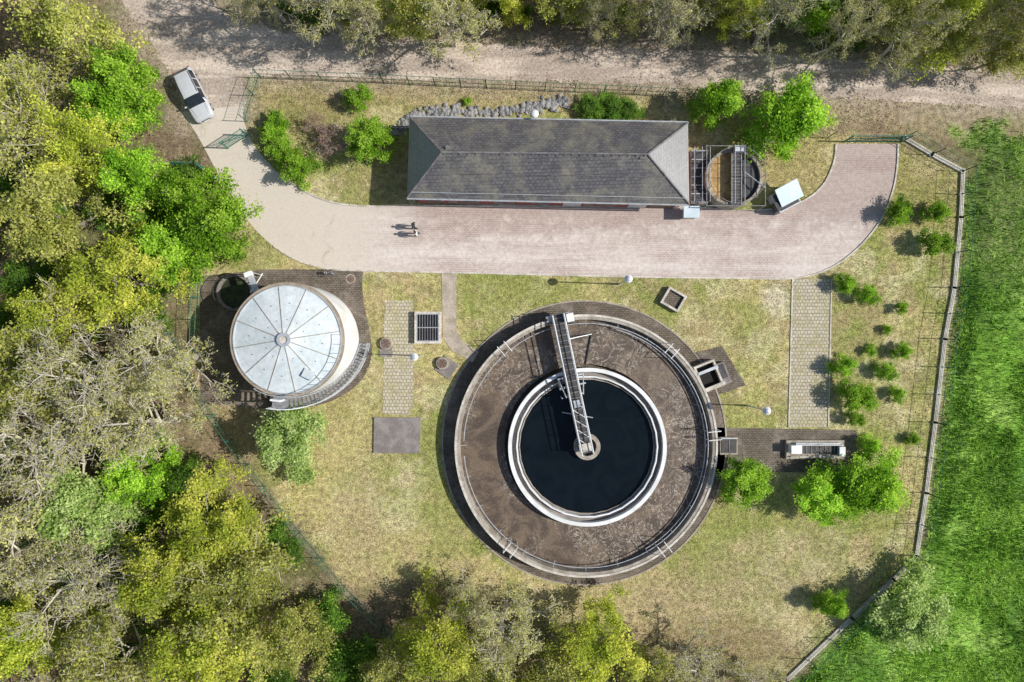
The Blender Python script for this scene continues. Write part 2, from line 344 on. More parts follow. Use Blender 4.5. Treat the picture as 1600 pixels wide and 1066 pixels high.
mb=MB(); mb.ring(ic,ri-.32,ri,-.3,rimz,M['white'],120,mto=M['conc']); mb.ring(ic,ri-.95,ri-.31,.3,.90,M['slab'],96)
mb.ring(ic,ri-.80,ri-.68,.6,1.30,M['white'],30,mto=M['galv']); mb.ring(ic,ri-1.0,ri-.93,.5,1.0,M['conc'],30); mb.build('inner_weir',tk)
mb=MB(); mb.disc(ic,ri-.9,.80,M['bwater'],96); mb.build('clear_water',tk)
mb=MB()
for r,z,a0,a1 in((Ro-.72,1.30,-175,178),(Ro-.92,1.10,-60,75)):
    pts=[(tc.x+r*cos(radians(a)),tc.y+r*sin(radians(a)),z) for a in np.linspace(a0,a1,90)]
    mb.tube(pts,.04,M['galv'])
for k in range(24):
    a=2*pi*k/24; mb.cyl((tc.x+(Ro-.35)*cos(a),tc.y+(Ro-.35)*sin(a),1.2),(tc.x+(Ro-.95)*cos(a),tc.y+(Ro-.95)*sin(a),1.1),.025,.025,M['galv'],6)
for px,py in((785,541),(1052,543),(1110,680),(1038,858),(797,857)):
    p=P(px,py,1.6); a=atan2(p.y-tc.y,p.x-tc.x)
    for s_ in(-.35,.35):
        t=Vector((-sin(a),cos(a),0))*s_; r=Vector((cos(a),sin(a),0))
        b0=Vector((tc.x,tc.y,0))+r*(Ro-.9)+t; b1=Vector((tc.x,tc.y,0))+r*(Ro+.15)+t
        mb.tube([b0+Vector((0,0,.75)),b0+Vector((0,0,2.3)),b1+Vector((0,0,2.3)),b1+Vector((0,0,.6))],.035,M['white'])
mb.build('ring_pipe',tk)
mb=MB(); cc_=(ic.x,ic.y); mb.ring(cc_,.78,1.12,0,1.35,M['conc'],40); mb.disc(cc_,.8,.95,M['dark'],30); mb.cyl((ic.x,ic.y,.5),(ic.x,ic.y,1.7),.35,.35,M['concL'],20); mb.build('centre_column',tk)
A=P(871,492,1.9); B=P(917,708,1.9); d=(B-A); d.z=0; Lb=d.length
br=empty('scraper_bridge'); T=Matrix.Translation((A.x,A.y,0))@Matrix.Rotation(atan2(d.y,d.x),4,'Z')
mb=MB(); mb.M=T
mb.box((Lb/2,0,1.95),(Lb,.85,.05),M['dark'])
for y in(-.48,.48):
    mb.box((Lb/2,y,1.88),(Lb,.10,.28),M['galv'])
    for z in(2.45,2.95): mb.tube([(0,y,z),(Lb*.5,y,z),(Lb,y,z)],.045,M['white'])
    for k in range(10): mb.cyl((.1+k*(Lb-.2)/9,y,2.0),(.1+k*(Lb-.2)/9,y,2.95),.03,.03,M['white'],6)
for k in range(24): mb.box((.3+k*(Lb-.6)/23,0,1.985),(.05,.85,.02),M['slab'])
mb.build('walkway',br)
mb=MB(); mb.M=T
mb.box((.45,.95,2.1),(.7,.6,1.0),M['white']); mb.box((.2,0,1.7),(.5,2.0,.25),M['galv']); mb.cyl((.15,-.95,1.75),(.35,-.95,1.75),.22,.22,M['dark'],14); mb.cyl((.15,1.0,1.75),(.35,1.0,1.75),.22,.22,M['dark'],14)
for xx in(5.3,6.1,6.9):
    mb.box((xx,0,1.75),(.12,2.3 if xx<6.5 else 1.6,.12),M['galv'])
    for y in(-1.1,-.75): mb.cyl((xx,y,.8),(xx,y,2.6),.05,.05,M['galv'],8)
mb.box((5.7,-.95,1.7),(1.2,.35,.08),M['dark']); mb.cyl((5.3,-1.1,2.4),(6.9,-.75,2.4),.04,.04,M['galv'],6)
mb.cyl((5.3,1.1,1.8),(7.0,.75,1.8),.05,.05,M['galv'],6)
mb.box((7.6,0,2.25),(.6,.5,.5),M['galv']); mb.box((Lb-.5,0,2.1),(.7,1.1,.15),M['concL'])
for k in range(5):
    x0=7.2+k*.85; mb.cyl((x0,-.45,2.02),(x0+.85,.45,2.02),.035,.035,M['white'],6)
mb.cyl((2.2,2.6,.72),(6.0,1.0,.72),.05,.05,M['dark'],6); mb.cyl((2.2,.5,1.7),(2.2,2.6,.8),.04,.04,M['galv'],6)
mb.cyl((8.2,-1.3,1.0),(9.2,1.2,1.0),.05,.05,M['galv'],6)
mb.build('drive_and_scraper',br)
# ------------------------------------------------------------------ digester tower
HT=5.0; dc=P(449,531,HT); R=90/S*(H-HT)/H
dg=empty('sludge_silo')
mb=MB(); mb.ring(dc,R-.34,R,-.1,HT,mat('silo_rim',(.38,.31,.23),(.27,.22,.16),1.5,.9,.2),96,mto=M['white']); mb.build('wall',dg)
M['sroof']=mat('silo_roof_sheet',(.54,.60,.60),(.64,.68,.67),.5,.4,grime=.10,fine=3)
mb=MB(); n=12; rr=R-.30
for i in range(n):
    a=2*pi*(i+.3)/n; b_=2*pi*(i+1.3)/n; am=(a+b_)/2
    pt=lambda r,t,z:(dc.x+r*cos(t),dc.y+r*sin(t),z)
    mb.add([pt(.45,a,HT+.85),pt(rr,a,HT+.02),pt(rr,(a*2+b_)/3,HT+.02),pt(rr,(a+2*b_)/3,HT+.02),pt(rr,b_,HT+.02),pt(.45,b_,HT+.85)],[(0,1,2,3,4,5)],M['sroof'])
    mb.cyl(pt(.45,a,HT+.87),pt(rr,a,HT+.05),.03,.03,M['conc'],6)
    for r in(1.6,2.9): mb.ball(pt(r,am,HT+.85-r*.195+.07),.04,M['dark'],n=6,m=4)
mb.ring(dc,.3,.55,HT+.5,HT+.98,M['galv'],24); mb.disc(dc,.32,HT+.9,M['concL'],20)
h=P(482,585,HT+.4); mb.box((h.x,h.y,HT+.42),(.9,.7,.18),M['sroof'],radians(-25))
mb.ring(dc,rr-.02,rr+.05,HT-.1,HT+.1,M['galv'],96); mb.build('conical_roof',dg)
mb=MB(); N_=30; a0,a1=radians(-3),radians(-104); M['grate']=mat('grating',(.30,.30,.30),(.21,.21,.21),4,.6,metal=.2)
for i in range(N_):
    t=(i+.5)/N_; a=a0+(a1-a0)*t; z=HT*t
    mb.box((dc.x+(R+.5)*cos(a),dc.y+(R+.5)*sin(a),z),(.8,.22,.04),M['grate'],a)
for rr_,w in((R+.95,1),(R+.10,0)):
    hl=[(dc.x+rr_*cos(a0+(a1-a0)*t),dc.y+rr_*sin(a0+(a1-a0)*t),HT*t) for t in np.linspace(0,1,30)]
    mb.tube(hl,.045,M['galv'],4)
    if w:
        for dz in(.55,1.05): mb.tube([(x,y,z+dz) for x,y,z in hl],.03,M['galv'])
        for x,y,z in hl[::3]: mb.cyl((x,y,z),(x,y,z+1.05),.025,.025,M['galv'],6)
a=a1+.12; mb.box((dc.x+(R+.35)*cos(a),dc.y+(R+.35)*sin(a),HT),(1.2,1.1,.06),M['grate'],a); mb.box((dc.x+(R+.2)*cos(a),dc.y+(R+.2)*sin(a),HT+.6),(.15,.8,1.1),M['white'],a)
for t in np.linspace(a1-.3,a1+1.9,14):
    mb.cyl((dc.x+(R-.1)*cos(t),dc.y+(R-.1)*sin(t),HT),(dc.x+(R-.1)*cos(t),dc.y+(R-.1)*sin(t),HT+1),.02,.02,M['galv'],6)
mb.tube([(dc.x+(R-.1)*cos(t),dc.y+(R-.1)*sin(t),HT+1) for t in np.linspace(a1-.3,a1+1.9,24)],.03,M['galv'])
mb.build('spiral_stair',dg)
mb=MB(); c=P(366,457,.6); mb.ring(c,1.35,1.55,0,.6,M['slab'],40); mb.disc(c,1.4,.25,mat('mossy_water',(.04,.06,.02),(.02,.02,.015),2,.5),30)
pts=[(c.x+1.45*cos(t),c.y+1.45*sin(t),1.5) for t in np.linspace(0,2*pi,30)[:-1]]; mb.tube(pts,.025,M['dark'],closed=True)
for k in range(8): t=2*pi*k/8; mb.cyl((c.x+1.45*cos(t),c.y+1.45*sin(t),.5),(c.x+1.45*cos(t),c.y+1.45*sin(t),1.5),.025,.025,M['dark'],6)
mb.build('round_pit')
mb=MB(); c=P(394,440,2.5); mb.M=Matrix.Translation((c.x,c.y,0))@Matrix.Rotation(radians(-70),4,'Z')
mb.box((.2,0,2.4),(1.9,.5,.10),M['galv']); mb.box((-.6,0,2.72),(.4,.6,.5),M['white']); mb.box((.9,.1,2.7),(.4,.35,.4),M['galv'])
for x in(-.7,.9):
    for y in(-.25,.25): mb.cyl((x,y,0),(x,y,2.4),.05,.05,M['galv'],8)
mb.cyl((1.0,0,2.6),(2.0,.1,4.6),.08,.08,M['galv'],10); mb.cyl((-.8,.35,.3),(.9,-.3,2.9),.05,.05,M['white'],8); mb.build('pump_platform')
# ------------------------------------------------------------------ brick house
hs=empty('brick_house'); ez=3.2; rz=5.6
c=[P(640,183,ez),P(1075,192,ez),P(1077,319,ez),P(636,309,ez)]; r1=P(690,238,rz); r2=P(1012,241,rz)
mb=MB(); v=[tuple(q) for q in c]+[tuple(r1),tuple(r2)]
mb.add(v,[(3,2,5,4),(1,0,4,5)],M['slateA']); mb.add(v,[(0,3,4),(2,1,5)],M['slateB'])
lo=[(q.x,q.y,ez-.14) for q in c]; mb.add(v[:4]+lo,[(0,1,5,4),(1,2,6,5),(2,3,7,6),(3,0,4,7)],M['white']); mb.add(lo,[(0,1,2,3)],M['concL']); mb.build('roof',hs)
mb=MB()
up=Vector((0,0,.05)); M['ridge']=mat('ridge_tile',(.20,.19,.185),(.13,.12,.12),2,.6)
for a,b_ in((r1,r2),(c[0],r1),(c[3],r1),(c[1],r2),(c[2],r2)): mb.cyl(a+up*.4,b_+up*.4,.085,.085,M['ridge'],6)
def lerp(a,b_,t): return a+(b_-a)*t
for t in(.12,.55):
    a=lerp(c[3],r1,t)+up*2; b_=lerp(c[2],r2,t)+up*2
    if t<.2: mb.cyl(a,b_,.03,.03,M['galv'],6)
    else: mb.cyl(a-up,b_-up,.03,.03,M['ridge'],6)
for k in range(26):
    q=lerp(lerp(c[3],c[2],(k+.5)/26),lerp(r1,r2,(k+.5)/26),.97); mb.box(tuple(q+Vector((0,0,.06))),(.10,.14,.06),M['ridge'])
for px,py in((700,232),(1003,246)): q=P(px,py,5.35); mb.box(tuple(q),(.35,.35,.3),M['ridge'])
mb.build('ridge_and_snow_guards',hs)
mb=MB()
for a,b_ in((c[3],c[2]),(c[0],c[1])):
    o=Vector((0,-.08 if a is c[3] else .08,-.05)); mb.cyl(a+o,b_+o,.065,.065,M['galv'],8)
for q in(c[3],c[2]): mb.cyl((q.x*.985,q.y+.35,0),(q.x*.985,q.y+.35,ez-.1),.05,.05,M['galv'],8)
mb.build('gutter',hs)
cen=(c[0]+c[1]+c[2]+c[3])/4; ang=atan2(c[1].y-c[0].y,c[1].x-c[0].x); W=(c[1]-c[0]).length-1.0; D=(c[0]-c[3]).length-.45
mb=MB(); mb.M=Matrix.Translation((cen.x,cen.y,0))@Matrix.Rotation(ang,4,'Z'); mb.box((0,0,1.53),(W,D,3.06),M['brickw']); mb.box((0,0,.15),(W+.06,D+.06,.3),M['conc']); mb.build('walls',hs)
mw=MB(); mw.M=mb.M.copy(); md=MB(); md.M=mb.M.copy()
for i,x in enumerate((-9.5,-6.5,-3.5,-.5,5.0)):
    for sy in(-1,1):
        mw.box((x,sy*(D/2+.01),1.9),(1.5,.06,1.0),M['white']); mw.box((x,sy*(D/2+.03),1.9),(1.3,.06,.8),M['glass']); mw.box((x,sy*(D/2+.05),1.36),(1.6,.16,.06),M['conc'])
for x in(2.2,7.8): md.box((x,-D/2-.01,1.1),(1.5,.08,2.2),M['white']); md.box((x-.36,-D/2-.04,1.1),(.66,.06,2.05),M['galv']); md.box((x+.36,-D/2-.04,1.1),(.66,.06,2.05),M['galv'])
md.box((9.9,-D/2-.01,1.25),(2.2,.08,2.5),M['rust']); mw.build('windows',hs); md.build('doors',hs)
mb=MB(); p=P(835,178,3.7); mb.cyl((p.x,p.y,0),(p.x,p.y,3.5),.06,.05,M['galv'],8); mb.ball((p.x,p.y,3.7),.36,M['white'],(1,1,.8)); mb.build('street_lamp')
rr=np.random.RandomState(3); mb=MB()
line=catmull([(606,218),(628,196),(655,180),(700,175),(760,176),(820,172),(850,164),(882,161)],12)
ico=[(0,0,1),(.89,0,.45),(.28,.85,.45),(-.72,.53,.45),(-.72,-.53,.45),(.28,-.85,.45),(.72,.53,-.45),(-.28,.85,-.45),(-.89,0,-.45),(-.28,-.85,-.45),(.72,-.53,-.45),(0,0,-1)]
icf=[(0,1,2),(0,2,3),(0,3,4),(0,4,5),(0,5,1),(1,6,2),(2,7,3),(3,8,4),(4,9,5),(5,10,1),(6,7,2),(7,8,3),(8,9,4),(9,10,5),(10,6,1),(11,7,6),(11,8,7),(11,9,8),(11,10,9),(11,6,10)]
for i in range(420):
    q=line[rr.randint(len(line))]; p=P(q[0]+rr.normal(0,4),q[1]+rr.normal(0,4.2)); s_=rr.uniform(.09,.28)
    mb.add([(p.x+(v[0]*s_)*rr.uniform(.7,1.2),p.y+v[1]*s_*rr.uniform(.7,1.2),s_*.35+v[2]*s_*.6+rr.uniform(0,.02)) for v in ico],icf,M['rock'])
mb.build('rock_pile')
# ------------------------------------------------------------------ small round tank + walkways
st=empty('screening_tank'); c=P(1147,277,1.8); mb=MB()
mb.ring(c,2.2,2.42,-.1,1.8,M['conc'],64); mb.disc(c,2.3,1.35,mat('ochre_water',(.50,.33,.13),(.33,.21,.09),1.6,.35,grime=.3,fine=5),48)
mb.box((c.x+1.38,c.y,1.45),(1.5,3.4,.1),M['dark']); mb.build('basin',st)
mb=MB(); mb.box((c.x+.15,c.y,1.9),(.8,4.9,.08),M['dark'])
for x in(-.25,.55): mb.box((c.x+x,c.y,1.93),(.08,4.9,.16),M['grate'])
for k in range(18): mb.box((c.x+.15,c.y-2.3+k*.27,1.955),(.7,.04,.02),M['slab'])
for x in(-.25,.55):
    mb.tube([(c.x+x,c.y-2.4,2.9),(c.x+x,c.y,2.9),(c.x+x,c.y+2.4,2.9)],.025,M['galv'])
    for y in(-2.4,-1.2,0,1.2,2.4): mb.cyl((c.x+x,c.y+y,1.95),(c.x+x,c.y+y,2.9),.025,.025,M['galv'],6)
mb.tube([(c.x+2.35*cos(t),c.y+2.35*sin(t),2.75) for t in np.linspace(0,2*pi,48)[:-1]],.025,M['grate'],closed=True)
for k in range(16): t=2*pi*k/16; mb.cyl((c.x+2.35*cos(t),c.y+2.35*sin(t),1.7),(c.x+2.35*cos(t),c.y+2.35*sin(t),2.75),.025,.025,M['grate'],6)
q0=P(1080,234,1.2);q1=P(1106,318,1.2); mb.box(((q0.x+q1.x)/2,(q0.y+q1.y)/2,.55),(q1.x-q0.x,q0.y-q1.y,1.1),M['conc']); mb.box(((q0.x+q1.x)/2,(q0.y+q1.y)/2,1.13),(q1.x-q0.x-.2,q0.y-q1.y-.2,.06),M['dark'])
for y in np.linspace(q1.y+.1,q0.y-.1,7): mb.box(((q0.x+q1.x)/2,y,1.19),(q1.x-q0.x,.07,.06),M['galv'])
for x in(q0.x+.05,(q0.x+q1.x)/2,q1.x-.05):
    mb.tube([(x,q0.y,2.1),(x,(q0.y+q1.y)/2,2.1),(x,q1.y,2.1)],.03,M['galv'])
    for y in np.linspace(q1.y+.05,q0.y-.05,5): mb.cyl((x,y,1.1),(x,y,2.1),.025,.025,M['galv'],6)
# square steel frame round the basin head
for x in(-2.45,2.45): mb.tube([(c.x+x,c.y-2.5,2.3),(c.x+x,c.y,2.3),(c.x+x,c.y+2.5,2.3)],.035,M['grate']); mb.cyl((c.x+x,c.y-2.5,0),(c.x+x,c.y-2.5,2.35),.04,.04,M['grate'],6); mb.cyl((c.x+x,c.y+2.5,0),(c.x+x,c.y+2.5,2.35),.04,.04,M['grate'],6)
for y in(-2.5,2.5): mb.tube([(c.x-2.45,c.y+y,2.3),(c.x,c.y+y,2.3),(c.x+2.45,c.y+y,2.3)],.035,M['grate'])
mb.cyl((c.x+.8,c.y+.4,2.0),(c.x+2.4,c.y-1.0,2.4),.06,.06,M['galv'],8); mb.box((c.x+.2,c.y+2.2,2.3),(.7,.5,.7),M['galv']); mb.build('gratings_and_rails',st)
mb=MB(); c=P(1231,306,1.4); mb.M=Matrix.Translation((c.x,c.y,0))@Matrix.Rotation(radians(28),4,'Z')
M['lid']=mat('lid_sheet',(.52,.62,.66),(.60,.68,.71),1,.5,grime=.08)
mb.box((-.15,-.15,.65),(2.0,1.7,1.1),M['galv']); mb.box((-.15,-.15,1.12),(1.8,1.5,.2),M['dark']); mb.box((.15,.15,1.55),(2.1,1.6,.07),M['lid'],R=Matrix.Rotation(radians(12),4,'X'))
mb.box((-1.15,-.4,.9),(.3,.8,.9),M['dark'])
for x in(-1,.8):
    for y in(-.85,.65): mb.box((x,y,.1),(.15,.15,.2),M['dark'])
mb.build('waste_container')
mb=MB(); c=P(1081,331,1.3); mb.box((c.x,c.y,.6),(1.1,.75,1.2),M['galv']); mb.box((c.x,c.y,1.24),(1.35,1.0,.07),M['lid']); mb.box((c.x,c.y-.39,.6),(.9,.03,1.0),M['concL']); mb.build('electrical_cabinet')
# ------------------------------------------------------------------ small concrete things
def chamber(px,py,w,d_,h,rot,grid=0,inner=None):
    mb=MB(); c=P(px,py,h); mb.M=Matrix.Translation((c.x,c.y,0))@Matrix.Rotation(radians(rot),4,'Z'); t=.18
    for sx in(-1,1): mb.box((sx*(w/2-t/2),0,h/2),(t,d_,h),M['concL'])
    for sy in(-1,1): mb.box((0,sy*(d_/2-t/2),h/2-.003),(w-2*t,t,h),M['concL'])
    mb.box((0,0,h*.35),(w-2*t,d_-2*t,h*.3),inner or M['dark'])
    if grid:
        mb.box((0,0,h-.12),(w-2*t-.05,d_-2*t-.05,.05),M['glass'])
        for k in range(grid+1):
            x=-(w-2*t)/2+.04+k*(w-2*t-.08)/grid; mb.box((x,0,h-.06),(.045,d_-2*t,.06),M['slab'] if 0<k<grid else M['galv'])
        for k in range(3): y=-(d_-2*t)/2+.04+k*(d_-2*t-.08)/2; mb.box((0,y,h-.055),(w-2*t,.07,.07),M['galv'])
    return mb
chamber(668,512,2.25,2.75,.55,0,8).build('inspection_hatch')
chamber(1053,468,1.75,1.6,.5,-30,0,M['dpav']).build('concrete_planter')
mb=chamber(1108,588,1.9,2.4,.9,22,0,M['black']); mb.box((1.35,-.3,.25),(.8,1.9,.5),M['slab']); mb.box((1.3,-.1,.52),(.6,1.2,.06),M['dark']); mb.box((.0,-1.0,.93),(2.1,.3,.08),M['concL']); mb.box((.1,.5,.93),(1.8,.25,.07),M['galv']); mb.build('valve_chamber')
mb=MB(); c=P(1275,703,.5); mb.box((c.x,c.y,.2),(5.0,1.6,.4),M['conc']); mb.box((c.x+.4,c.y+.02,.42),(3.6,.7,.08),M['dark'])
for k in range(9): mb.box((c.x-1.2+k*.4,c.y+.02,.475),(.05,.8,.04),M['slab'])
mb.box((c.x-1.9,c.y+.1,.75),(.9,.7,.7),M['white']); mb.box((c.x+.1,c.y+.52,.55),(3.8,.18,.3),M['galv']); mb.box((c.x+2.1,c.y-.1,.65),(.5,.8,.5),M['galv']); mb.box((c.x,c.y-.6,.5),(4.4,.1,.2),M['concL'])
mb.tube([(c.x-2,c.y+.5,1.2),(c.x,c.y+.5,1.2),(c.x+2,c.y+.5,1.2)],.03,M['white'])
for k in(-2,0,2): mb.cyl((c.x+k,c.y+.5,.4),(c.x+k,c.y+.5,1.2),.025,.025,M['white'],6)
mb.build('measuring_flume')
mb=MB(); c=P(1139,697,.3); mb.box((c.x,c.y,.15),(1.5,1.5,.3),M['conc']); mb.box((c.x,c.y,.32),(1.3,1.2,.06),M['dark']); mb.box((c.x,c.y,.37),(.06,1.1,.04),M['slab']); mb.box((c.x,c.y+.66,.36),(1.4,.08,.12),M['galv']); mb.build('inspection_hatch')
for px,py,pad in((603,537,0),(691,568,1)):
    mb=MB(); c=P(px,py,.4)
    if pad: q=P(698,574); mb.box((q.x,q.y,.05),(1.5,1.5,.10),M['slab'],radians(-35))
    mb.cyl((c.x,c.y,0),(c.x,c.y,.38),.55,.52,M['conc'],28); mb.cyl((c.x,c.y,.375),(c.x,c.y,.42),.42,.42,M['rust'],24)
    for k in range(6): t=pi*k/3; mb.box((c.x+.22*cos(t),c.y+.22*sin(t),.43),(.3,.05,.02),M['dark'],t)
    mb.build('manhole')
mb=MB(); q=P(603,549); mb.box((q.x,q.y,.04),(1.1,1.0,.08),M['slab']); mb.build('concrete_slab')
mb=MB(); c=P(548,436); mb.cyl((c.x,c.y,.02),(c.x,c.y,.045),.35,.35,M['rust'],24); mb.ring(c,.34,.42,0,.05,M['conc'],28); mb.build('manhole')
for px,py,hh in((982,436,5.0),(1198,642,4.6),(647,558,4.6)):
    mb=MB(); p=P(px,py,hh); mb.cyl((p.x,p.y,0),(p.x,p.y,.9),.09,.08,M['galv'],10); mb.cyl((p.x,p.y,.9),(p.x,p.y,hh-.2),.055,.045,M['galv'],10)
    mb.cyl((p.x,p.y,hh-.3),(p.x,p.y,hh-.1),.12,.2,M['galv'],12); mb.ball((p.x,p.y,hh),.34,M['white'],(1,1,.75)); mb.ball((p.x,p.y,hh+.22),.2,M['galv'],(1,1,.4)); mb.build('street_lamp')
mb=MB(); p=P(518,427,.8); mb.cyl((p.x,p.y,0),(p.x,p.y,1.0),.06,.06,M['galv'],8); mb.tube([(p.x+.3*cos(t),p.y+.3*sin(t),1.0) for t in np.linspace(0,2*pi,17)[:-1]],.03,M['dark'],closed=True)
mb.cyl((p.x-.3,p.y,1),(p.x+.3,p.y,1),.02,.02,M['dark'],6); mb.cyl((p.x,p.y-.3,1),(p.x,p.y+.3,1),.02,.02,M['dark'],6); mb.box((p.x-.55,p.y+.05,.4),(.18,.18,.8),M['galv']); mb.cyl((p.x-.55,p.y+.05,.7),(p.x,p.y,.7),.03,.03,M['galv'],6); mb.build('valve_stand')
# ------------------------------------------------------------------ fences and gates
def fence(name,pts,h=1.9,strip=0,step=2.5,wires=.25,col=None):
    mb=MB(); col=col or M['green']
    for i in range(len(pts)-1):
        a=Vector((*pts[i],0));b_=Vector((*pts[i+1],0)); d=b_-a; L=d.length; n=max(1,round(L/step)); an=atan2(d.y,d.x)
        for k in range(n+1):
            q=a+d*k/n; mb.cyl((q.x,q.y,0),(q.x,q.y,h+.1),.04,.04,col,6)
            if strip: mb.box((q.x,q.y,.1),(.2,strip+.1,.22),M['concL'],an)
        for z in(.25,h*.5,h): mb.cyl(a+Vector((0,0,z)),b_+Vector((0,0,z)),.022,.022,col,4)
        for k in range(int(L/wires)): q=a+d*(k*wires/L); mb.cyl((q.x,q.y,.25),(q.x,q.y,h),.008,.008,col,3)
        if strip: m_=(a+b_)/2; mb.box((m_.x,m_.y,.09),(L,strip,.18),M['concL'],an)
    return mb.build(name)
fence('metal_fence',PP([(408,122),(600,130),(760,138),(1080,152),(1200,180),(1292,216)]))
fence('metal_fence',PP([(1412,216),(1455,242),(1503,268),(1500,340),(1490,450),(1475,530),(1460,660),(1446,770),(1431,868),(1395,905),(1330,965),(1228,1062),(1180,1110)]),1.9,.34)
fence('metal_fence',PP([(270,520),(310,610),(390,725),(470,830),(540,915),(600,975),(660,1040)]),1.6)
fence('metal_fence',PP([(315,432),(312,500),(310,560)]),1.8)
fence('metal_fence',PP([(408,122),(398,150),(386,190)]),1.8)
def gate(name,a,b_,h=1.8):
    a=Vector((*a,0));b_=Vector((*b_,0));d=b_-a;mb=MB();L=d.length
    for z in(.15,h*.55,h): mb.cyl(a+Vector((0,0,z)),b_+Vector((0,0,z)),.035,.035,M['green'],6)
    for k in range(int(L/.14)+1): q=a+d*min(1,k*.14/L); mb.cyl((q.x,q.y,.15),(q.x,q.y,h),.015,.015,M['green'],4)
    for q in(a,b_): mb.cyl((q.x,q.y,0),(q.x,q.y,h+.1),.06,.06,M['green'],8)
    mb.cyl(a+Vector((0,0,.15)),b_+Vector((0,0,h)),.025,.025,M['green'],6); return mb.build(name)
gate('metal_gate',*PP([(388,212),(357,232)])); gate('metal_gate',*PP([(352,290),(318,262)])); gate('metal_gate',*PP([(318,262),(280,262)])); gate('metal_gate',*PP([(1318,222),(1408,222)]))
# ------------------------------------------------------------------ car
def car():
    E=empty('parked_car'); paint=mat('silver_paint',(.50,.51,.53),(.48,.49,.51),1,.38,metal=.0,grime=.03,spec=.6)
    stn=[(2.32,.60,.50,.52,.56),(2.24,.76,.62,.60,.70),(2.05,.85,.72,.70,.80),(1.55,.90,.82,.77,.92),(1.12,.90,.88,.78,.98),(.78,.90,.91,.74,1.18),(.38,.90,.93,.69,1.41),(-.3,.90,.94,.70,1.47),(-1.25,.90,.95,.69,1.45),(-1.80,.88,.96,.66,1.37),(-2.16,.84,.95,.68,1.05),(-2.28,.80,.80,.62,.92),(-2.32,.72,.5,.5,.6)]
    rows=[]
    for x,wb,zb,wr,zt in stn:
        h=[(wb*.92,.22),(wb,.42),(wb,(zb+.45)/2),(wb*.985,zb),(wr,zt),(wr*.6,zt+.035),(0,zt+.045)]
        rows.append([(x,y,z) for y,z in h]+[(x,-y,z) for y,z in h[-2::-1]])
    k=len(rows[0]); vs=[p for r in rows for p in r]; B_=[];G=[]
    for i in range(len(rows)-1):
        for j in range(k-1):
            f=(i*k+j,(i+1)*k+j,(i+1)*k+j+1,i*k+j+1); jj=min(j,k-2-j)
            g=(jj in(4,5) and i in(4,5)) or (jj==3 and 5<=i<=8) or (jj in(4,5) and i==9)
            (G if g else B_).append(f)
    B_+= [tuple(range(k-1,-1,-1)),tuple((len(rows)-1)*k+j for j in range(k))]
    mb=MB(); mb.add(vs,B_,paint); mb.add(vs,G,M['glass']); ob=mb.build('body',E,True)
    me=ob.data
    import bmesh
    bm=bmesh.new(); bm.from_mesh(me); bmesh.ops.remove_doubles(bm,verts=bm.verts,dist=.0005); bmesh.ops.recalc_face_normals(bm,faces=bm.faces); bm.to_mesh(me); bm.free()
    me.polygons.foreach_set('use_smooth',[False]*len(me.polygons))
    md_=ob.modifiers.new('b','BEVEL'); md_.width=.03; md_.segments=3; md_.limit_method='ANGLE'; md_.angle_limit=radians(12)
    mb=MB()
    for x in(1.42,-1.38):
        for s_ in(-1,1):
            mb.cyl((x,s_*.70,.32),(x,s_*.915,.32),.33,.33,M['dark'],24); mb.cyl((x,s_*.90,.32),(x,s_*.925,.32),.20,.20,M['galv'],16)
    mb.build('wheels',E)
    mb=MB(); tl=mat('tail_light',(.35,.02,.02),None,2,.3)
    for s_ in(-1,1):
        mb.ball((.85,s_*1.0,.98),.12,paint,(.6,1,.7)); mb.box((2.12,s_*.62,.64),(.22,.26,.12),M['concL'],s_*-.35); mb.box((-2.24,s_*.66,.84),(.12,.22,.2),tl)
        mb.tube([(.25,s_*.64,1.50),(-.6,s_*.65,1.54),(-1.65,s_*.62,1.46)],.02,M['dark'])
        for x in(-.1,-.95): mb.box((x,s_*.795,1.20),(.07,.03,.53),paint,R=Matrix.Rotation(s_*radians(22),4,'X'))
        mb.tube([(2.1,s_*.5,.80),(1.6,s_*.58,.95),(1.15,s_*.62,1.01)],.010,M['dark'],4)
    mb.box((2.31,0,.5),(.04,.8,.16),M['dark']); mb.box((2.34,0,.38),(.02,.5,.11),M['white']); mb.box((-2.33,0,.62),(.02,.5,.11),M['white'])
    for s_ in(-.3,.3): mb.cyl((1.12,s_,1.05),(.95,s_+.5,1.13),.012,.012,M['dark'],5)
    mb.build('trim',E); return E
E=car(); p=P(303,149,.6); E.location=(p.x,p.y,.02); E.rotation_euler=(0,0,atan2(-68,33))
